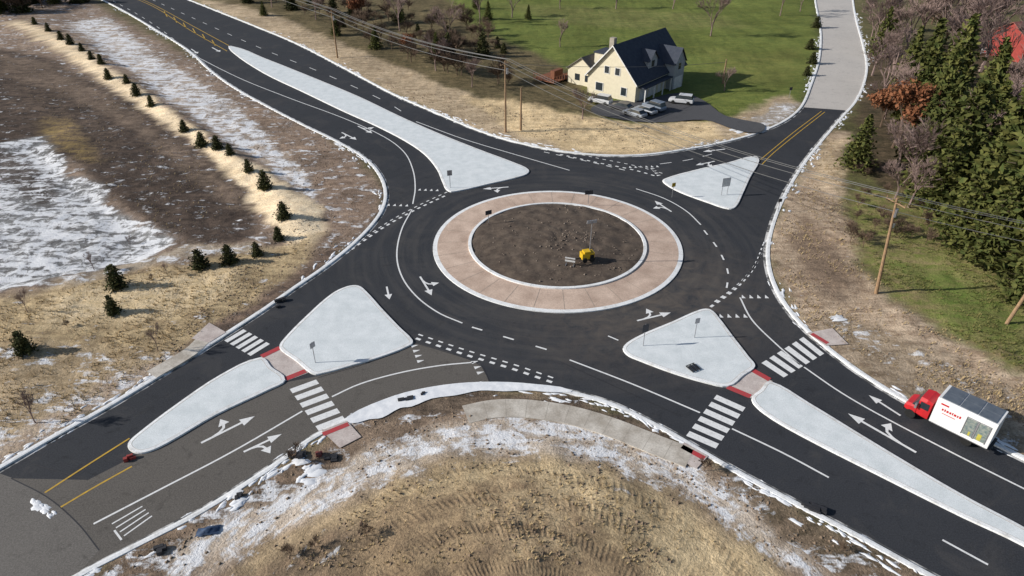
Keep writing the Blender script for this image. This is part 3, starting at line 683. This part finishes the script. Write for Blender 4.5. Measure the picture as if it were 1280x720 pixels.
obj('blue_tarpaulin',V,Fc,simple('tarp_blue',(.05,.09,.17),(.03,.05,.1),3,.6),smoothf=True)
def box_debris(u,v,name,w,d,h,mat,rz=.5,n=4,z=None):
    x,y=g(u,v); e=empty(name,(x,y,max(hz(x,y),.15) if z is None else z),rz); rr=random.Random(u); b=Batch()
    for k in range(n):
        cx,cy=rr.uniform(-w,w)*.6,rr.uniform(-d,d)*.6; ww,dd,hh=w*rr.uniform(.2,.5),d*rr.uniform(.2,.5),h*rr.uniform(.4,1); b.box(cx-ww,cx+ww,cy-dd,cy+dd,-.05,hh)
    b.make('pieces',mat,e)
box_debris(163,573,'red_marker_blocks',.6,.3,.4,simple('red_plastic',(.4,.06,.05),(.2,.05,.05),3,.6),.5,4,0.02)
box_debris(398,570,'red_marker_blocks',.4,.3,.3,simple('red_plastic',(.25,.07,.06),(.12,.05,.05),3,.6),.5,5)
for u,v,w,d,h,rz,n in ((508,501,.9,.3,.25,.3,4),(1025,640,1.3,.4,.3,-.5,7),(350,378,.8,.4,.3,.6,4),(300,622,.5,.4,.2,.3,4),(372,572,.8,.6,.35,.3,7),(415,575,.7,.4,.3,.1,5),(205,690,.8,.5,.3,.4,5),(1010,632,.5,.3,.2,-.5,3),(345,384,.5,.4,.2,.7,3),(528,494,.4,.3,.2,.2,3)):
    box_debris(u,v,'construction_debris',w,d,h,M['dark'],rz,n)
# ------------------------------------------------------------------ vehicles
def loft(b,secs,mi=0,cap=True):
    n=len(secs[0]); o=len(b.V)
    for s in secs: b.V+=list(s)
    for k in range(len(secs)-1):
        for i in range(n):
            j=(i+1)%n; b.F.append((o+k*n+i,o+k*n+j,o+(k+1)*n+j,o+(k+1)*n+i)); b.I.append(mi)
    if cap:
        b.F.append(tuple(o+i for i in range(n))[::-1]); b.I.append(mi); b.F.append(tuple(o+(len(secs)-1)*n+i for i in range(n))); b.I.append(mi)
def rsec(x,w,z0,z1,r=.12):
    return [(x,-w+r,z0),(x,w-r,z0),(x,w,z0+r),(x,w,z1-r),(x,w-r,z1),(x,-w+r,z1),(x,-w,z1-r),(x,-w,z0+r)]
def wheels(b,xs_,w,r=.34,t=.22,mi=0):
    for xx in xs_:
        for sy in (-1,1): b.tube((xx,sy*(w-t),r),(xx,sy*w,r),r,r,14,mi)
def car(u,v,rz,col,suv=False,z=.33):
    x,y=g(u,v); e=empty('parked_car',(x,y,z),rz); h=1.0 if suv else .85; H2=1.75 if suv else 1.42
    b=Batch(); loft(b,[rsec(-2.3,.78,.4,.75),rsec(-2.15,.9,.28,h),rsec(-1,.92,.25,h+.05),rsec(.6,.92,.25,h+.02),rsec(1.6,.9,.27,h-.05),rsec(2.2,.85,.3,h-.15),rsec(2.35,.7,.4,h-.3)])
    loft(b,[rsec(-1.9 if suv else -1.5,.78,H2-.08,H2-.02,.02),rsec(-1.4 if suv else -.9,.74,H2-.08,H2,.02),rsec(.3,.72,H2-.08,H2,.02),rsec(.5,.7,H2-.1,H2-.04,.02)])
    b.make('body',simple('car_paint',col,tuple(c*.9 for c in col),1,.3,spec=.6),e)
    b=Batch(); zb=h; x0,x1,x2,x3=(-2.1,-1.8,.45,1.2) if suv else (-2.0,-1.3,.4,1.25)
    lo=[(x0,-.82),(x3,-.8),(x3,.8),(x0,.82)]; hi=[(x1,-.7),(x2,-.68),(x2,.68),(x1,.7)]
    bb=[(a,c,zb) for a,c in lo]; tt=[(a,c,H2-.06) for a,c in hi]
    for i in range(4): j=(i+1)%4; b.face([bb[i],bb[j],tt[j],tt[i]])
    b.make('windows',M['glass'],e)
    b=Batch(); wheels(b,(-1.4,1.45),.93); b.make('wheels',M['rubber'],e)
W_=(.65,.66,.68)
car(750,131,2.6,W_,True);car(851,131,2.8,W_,True);car(793,147,2.3,(.35,.38,.42));car(806,143,2.3,(.45,.47,.5));car(817,139,2.3,(.2,.24,.3),True);car(776,139,2.5,(.06,.06,.07))
d=np.array((.67,-.742)); P0=np.array(g(1128,519)); side=np.array((.742,.67)); c0=P0+side*1.15
tr_=empty('box_truck',(c0[0],c0[1],.01),math.atan2(-d[1],-d[0]))
RED=simple('truck_red',(.55,.02,.025),(.45,.02,.025),1,.3,spec=.6); WH=simple('box_white',(.8,.8,.8),(.72,.72,.72),.8,.45)
b=Batch()
loft(b,[rsec(-1.75,1.0,.5,2.25,.15),rsec(-1.3,1.03,.5,2.4,.2),rsec(-.75,.98,.5,2.35,.25)],0)
loft(b,[rsec(-.75,1.03,.5,1.45,.15),rsec(-.3,1.0,.5,1.38,.18),rsec(.1,.92,.5,1.25,.2),rsec(.22,.8,.55,1.05,.15)],0)
b.make('cab',RED,tr_)
b=Batch(); b.face([(-.3,-.9,1.39),(-.3,.9,1.39),(-.735,.82,2.2),(-.735,-.82,2.2)])
for s in (-1,1):
    b.face([(-.3,s*.9,1.39),(-.735,s*.82,2.2),(-.735,s*.99,1.39)]); b.box(-1.6,-.9,s*1.035-.01,s*1.035+.01,1.45,2.1)
b.make('windscreen',M['glass'],tr_)
b=Batch()
for s in (-1,1): b.box(-.75,-.6,s*1.25-.1,s*1.25+.1,1.4,1.9); b.tube((-.68,s*1.0,1.6),(-.68,s*1.2,1.6),.03,.03,4); b.box(.2,.235,s*.62-.13,s*.62+.13,.8,.98)
b.make('mirrors_and_headlights',M['grey'],tr_)
b=Batch(); wheels(b,(-.45,-4.9),1.05,.42,.25); b.tube((-4.9,-.75,.42),(-4.9,.75,.42),.15,.15,8); b.make('wheels',M['rubber'],tr_)
b=Batch(); b.box(-6.3,-.6,-.45,.45,.5,.72); b.box(-6.6,-6.3,-1.0,1.0,.45,.6); b.box(.2,.3,-.9,.9,.4,.62); b.make('chassis',M['dark'],tr_)
b=Batch(); x0,x1=-6.4,-1.95
loft(b,[rsec(x0,1.22,.75,3.35,.06),rsec(x1,1.22,.75,3.35,.06)],0); b.make('box_body',WH,tr_)
b=Batch()
for i in range(3):
    for j in range(2): b.box(x0+.2+i*1.38,x0+1.48+i*1.38,-1.08+j*1.1,-.03+j*1.1,3.352,3.41)
b.make('roof_panels',simple('roof_panel_grey',(.10,.12,.15),(.14,.16,.19),2,.35),tr_)
rot=Matrix.Rotation(tr_.rotation_euler[2],3,'Z'); ny_=rot@Vector((0,1,0)); sy=1 if ny_.dot(Vector((-c0[0],-c0[1],0)))>0 else -1
def sb(b,xa,xb,za,zb,t=.02): b.box(xa,xb,sy*1.22-(0 if sy>0 else t),sy*1.22+(t if sy>0 else 0),za,zb)
b=Batch(); sb(b,-2.9,-2.3,2.85,3.0); wd=[.12,.1,.16,.08,.13,.15,.1,.12]; xx=-3.95
for k,w_ in enumerate(wd): sb(b,xx,xx+w_,2.32,2.32+(.2 if k%3 else .24)); xx+=w_+.07
sb(b,-3.6,-2.6,2.05,2.1)
b.make('lettering',RED,tr_)
b=Batch(); sb(b,x0+.05,x1-.05,.76,.82,.03); b.make('side_rail',M['grey'],tr_)
b=Batch(); sb(b,-6.05,-5.3,1.15,2.8); sb(b,-5.1,-4.4,1.15,2.8); b.make('display_windows',simple('window_tint',(.12,.17,.18),(.32,.34,.30),4,.15,spec=.6,world=False),tr_)
b=Batch(); sb(b,-5.75,-5.45,1.2,1.8,.03); sb(b,-4.95,-4.8,1.2,1.6,.03); b.make('goods',simple('goods_yellow',(.5,.45,.08),None,3,.6),tr_)
b=Batch()
for xx in (-6.12,-5.27,-5.17,-4.37): sb(b,xx,xx+.05,1.1,2.85,.05)
sb(b,-6.12,-4.32,2.85,2.9,.05); b.make('window_frame',M['grey'],tr_)
# ------------------------------------------------------------------ house
cx_,cy_=g(793,130); hs=empty('suburban_house',(cx_,cy_,.12),math.atan2(.77,.64))
CR=simple('cream_siding',(.70,.64,.49),(.64,.58,.44),2,.8); RF=simple('shingle_roof',(.045,.055,.08),(.065,.075,.1),1.5,.85,.2,fine=6); TR=simple('white_trim',(.75,.75,.74),None,2,.6); BL=simple('grey_siding',(.40,.42,.44),None,2,.8)
b=Batch()
def gable(b,x0,x1,y0,y1,ez,rz_,mi=0):
    m=(y0+y1)/2
    b.face([(x0,y1,0),(x0,y0,0),(x0,y0,ez),(x0,m,rz_),(x0,y1,ez)],mi); b.face([(x1,y0,0),(x1,y1,0),(x1,y1,ez),(x1,m,rz_),(x1,y0,ez)],mi)
    b.face([(x0,y0,0),(x1,y0,0),(x1,y0,ez),(x0,y0,ez)],mi); b.face([(x1,y1,0),(x0,y1,0),(x0,y1,ez),(x1,y1,ez)],mi)
def roofx(b,x0,x1,y0,y1,ez,rz_,ov=.5,t=.18):
    m=(y0+y1)/2; sl=(rz_-ez)/(m-y0)
    for s,ye in ((-1,y0),(1,y1)):
        e_=(ye+s*ov,ez-ov*sl)
        top=[(x0-ov,e_[0],e_[1]+t),(x1+ov,e_[0],e_[1]+t),(x1+ov,m,rz_+t),(x0-ov,m,rz_+t)]; bot=[(p[0],p[1],p[2]-t+.02) for p in top]
        if s>0: top=top[::-1]; bot=bot[::-1]
        b.face(top); b.face(bot[::-1])
        for i in range(4): j=(i+1)%4; b.face([bot[i],bot[j],top[j],top[i]])
EZ,RZ=3.9,9.9
gable(b,0,19,0,11,EZ,RZ); b.make('main_walls',CR,hs)
b=Batch(); roofx(b,0,19,0,11,EZ,RZ); b.make('main_roof',RF,hs)
b=Batch()
for s,ye in ((1,-.5),(-1,11.5)):   # white rake boards on the sunlit gable
    b.face([(-.53,ye,EZ-.5*(RZ-EZ)/5.5-.12),(-.53,5.5,RZ-.12),(-.53,5.5,RZ+.19),(-.53,ye,EZ-.5*(RZ-EZ)/5.5+.19)])
b.make('rake_boards',TR,hs)
b=Batch(); gable(b,3,11,11,18,3.2,5.6); b.make('wing_walls',CR,hs)
b=Batch(); roofx(b,3,11,11.3,18,3.2,5.6,.35); b.make('wing_roof',simple('wing_shingle',(.22,.2,.18),None,1.5,.85,fine=6),hs)
b=Batch(); b.box(5,9,10.6,13,3,6.6); b.make('rear_block',CR,hs)
b=Batch(); b.box(4.8,9.2,10.5,13.2,6.6,6.8); b.make('rear_block_roof',RF,hs)
b=Batch(); b.box(1.6,2.6,6.6,7.6,6,10.8); b.make('chimney',simple('chimney_stone',(.4,.36,.3),None,2,.9),hs)
def dormer(xc,w,yf,zb,ze,zr,zw):
    b=Batch(); x0,x1=xc-w/2,xc+w/2; yb=5
    b.face([(x0,yf,zb),(x1,yf,zb),(x1,yf,ze),(xc,yf,zr),(x0,yf,ze)]); b.face([(x1,yf,zb),(x1,yb,zb),(x1,yb,ze),(x1,yf,ze)]); b.face([(x0,yb,zb),(x0,yf,zb),(x0,yf,ze),(x0,yb,ze)]); b.make('dormer_wall',BL,hs)
    b=Batch(); o=.35; sl=(zr-ze)/(w/2)
    b.face([(x0-o,yf-o,ze-o*sl+.1),(xc,yf-o,zr+.1),(xc,yb,zr+.1),(x0-o,yb,ze-o*sl+.1)][::-1]); b.face([(xc,yf-o,zr+.1),(x1+o,yf-o,ze-o*sl+.1),(x1+o,yb,ze-o*sl+.1),(xc,yb,zr+.1)][::-1]); b.make('dormer_roof',RF,hs)
    b=Batch(); b.box(xc-.5,xc+.5,yf-.04,yf-.005,zw,zw+1.2); b.make('dormer_window',M['glass'],hs)
dormer(7.5,3.2,1.0,4.2,6.7,8.3,5.3); dormer(14,4.2,-1.5,0,5.4,8.0,3.9)
b=Batch(); b.box(.8,11.5,-1.6,-.01,2.75,2.95); b.make('porch_roof',RF,hs)
b=Batch()
for xx in (1.2,4.6,8,11.1): b.box(xx,xx+.2,-1.5,-1.3,0,2.75)
b.box(1.5,4.4,-.06,-.01,.05,2.5);b.box(4.9,7.8,-.06,-.01,.05,2.5); b.box(8.6,9.6,-.06,-.01,.05,2.2)
b.box(12.4,15.6,-1.56,-1.51,.05,2.5)
b.make('garage_doors_and_posts',TR,hs)
b=Batch(); fr=Batch()
for (yc,z0,z1,w) in ((2.6,1,2.5,1.2),(8.2,1,2.5,1.6),(4.3,4.6,5.9,1.0),(6.7,4.6,5.9,1.0)):
    b.box(-.035,-.005,yc-w/2,yc+w/2,z0,z1); fr.box(-.07,-.04,yc-w/2-.12,yc-w/2,z0-.1,z1+.1); fr.box(-.07,-.04,yc+w/2,yc+w/2+.12,z0-.1,z1+.1); fr.box(-.07,-.04,yc-w/2,yc+w/2,z1,z1+.1); fr.box(-.07,-.04,yc-w/2,yc+w/2,z0-.1,z0)
b.box(17,18,-.04,-.01,1,2.4)
for yy in (12.5,15): b.box(2.96,2.99,yy,yy+1.2,1,2.3)
b.make('windows',M['glass'],hs); fr.make('window_frames',TR,hs)
b=Batch(); b.box(-1,6,18.5,24,.6,.8)
for k in range(9): b.box(-1+k*.86,-.9+k*.86,18.4,18.5,.8,1.8)
for k in range(8): b.box(-1.1,-1,18.5+k*.75,18.6+k*.75,.8,1.8)
b.box(-1.1,6,18.4,18.5,1.82,1.9); b.box(-1.1,-1,18.52,24,1.82,1.9); b.box(1,4,20,21,.8,2.4); b.make('deck',simple('deck_wood',(.22,.09,.05),None,3,.8),hs)
P=G([(738,140),(765,128),(800,128),(850,118),(880,128),(905,146),(930,152),(955,158),(945,168),(915,163),(880,152),(830,155),(780,152)])
sheet('house_driveway',smooth(P,True,4),.32,M['drive'])
x,y=g(1285,70); e=empty('red_barn',(x,y,0),.3); b=Batch(); gable(b,-8,8,-5,5,5,8); b.make('walls',simple('barn_red',(.35,.06,.05),None,2,.8),e); b=Batch(); roofx(b,-8,8,-5,5,5,8); b.make('roof',simple('barn_roof',(.3,.12,.1),None,2,.6),e); b=Batch(); b.box(-3,0,-5.06,-5.01,0,3);b.box(2,3.2,-5.06,-5.01,1.5,2.7); b.make('doors_and_window',TR,e)
x,y=g(1225,68); e=empty('white_fence',(x,y,.1),-.2); b=Batch()
for k in range(16): b.box(k*1.5,k*1.5+.15,-.07,.07,0,1.5)
b.box(0,22.6,-.12,-.07,.3,.5);b.box(0,22.6,-.12,-.07,.8,1.0);b.box(0,22.6,-.12,-.07,1.25,1.45); b.make('rails',TR,e)
# ------------------------------------------------------------------ light, sky, camera
az=Vector((1,.08,0)).normalized(); el=math.radians(26)
sd=Vector((az.x*math.cos(el),az.y*math.cos(el),-math.sin(el)))
su=bpy.data.lights.new('sun','SUN'); su.energy=5.0; su.angle=math.radians(.5); su.color=(1,.955,.88)
so=bpy.data.objects.new('sun',su); bpy.context.collection.objects.link(so); so.rotation_euler=sd.to_track_quat('-Z','Y').to_euler(); so.location=(-60,0,60)
w=bpy.data.worlds.new('World'); bpy.context.scene.world=w; w.use_nodes=True; nt=w.node_tree; bg=nt.nodes['Background']
sk=nt.nodes.new('ShaderNodeTexSky'); sk.sky_type='NISHITA'; sk.sun_disc=False; sk.sun_elevation=el; sk.sun_rotation=math.atan2(-az.x,-az.y)
nt.links.new(sk.outputs[0],bg.inputs[0]); bg.inputs[1].default_value=.09
cam=bpy.data.cameras.new('camera'); cam.sensor_width=36; cam.lens=36*F/1280; cam.clip_end=8000; cam.clip_start=.5
co=bpy.data.objects.new('camera',cam); bpy.context.collection.objects.link(co); co.location=(0,0,H); co.rotation_euler=(math.pi/2-T,0,0); bpy.context.scene.camera=co
sc=bpy.context.scene; sc.view_settings.view_transform='Standard'; sc.view_settings.look='None'; sc.view_settings.exposure=0
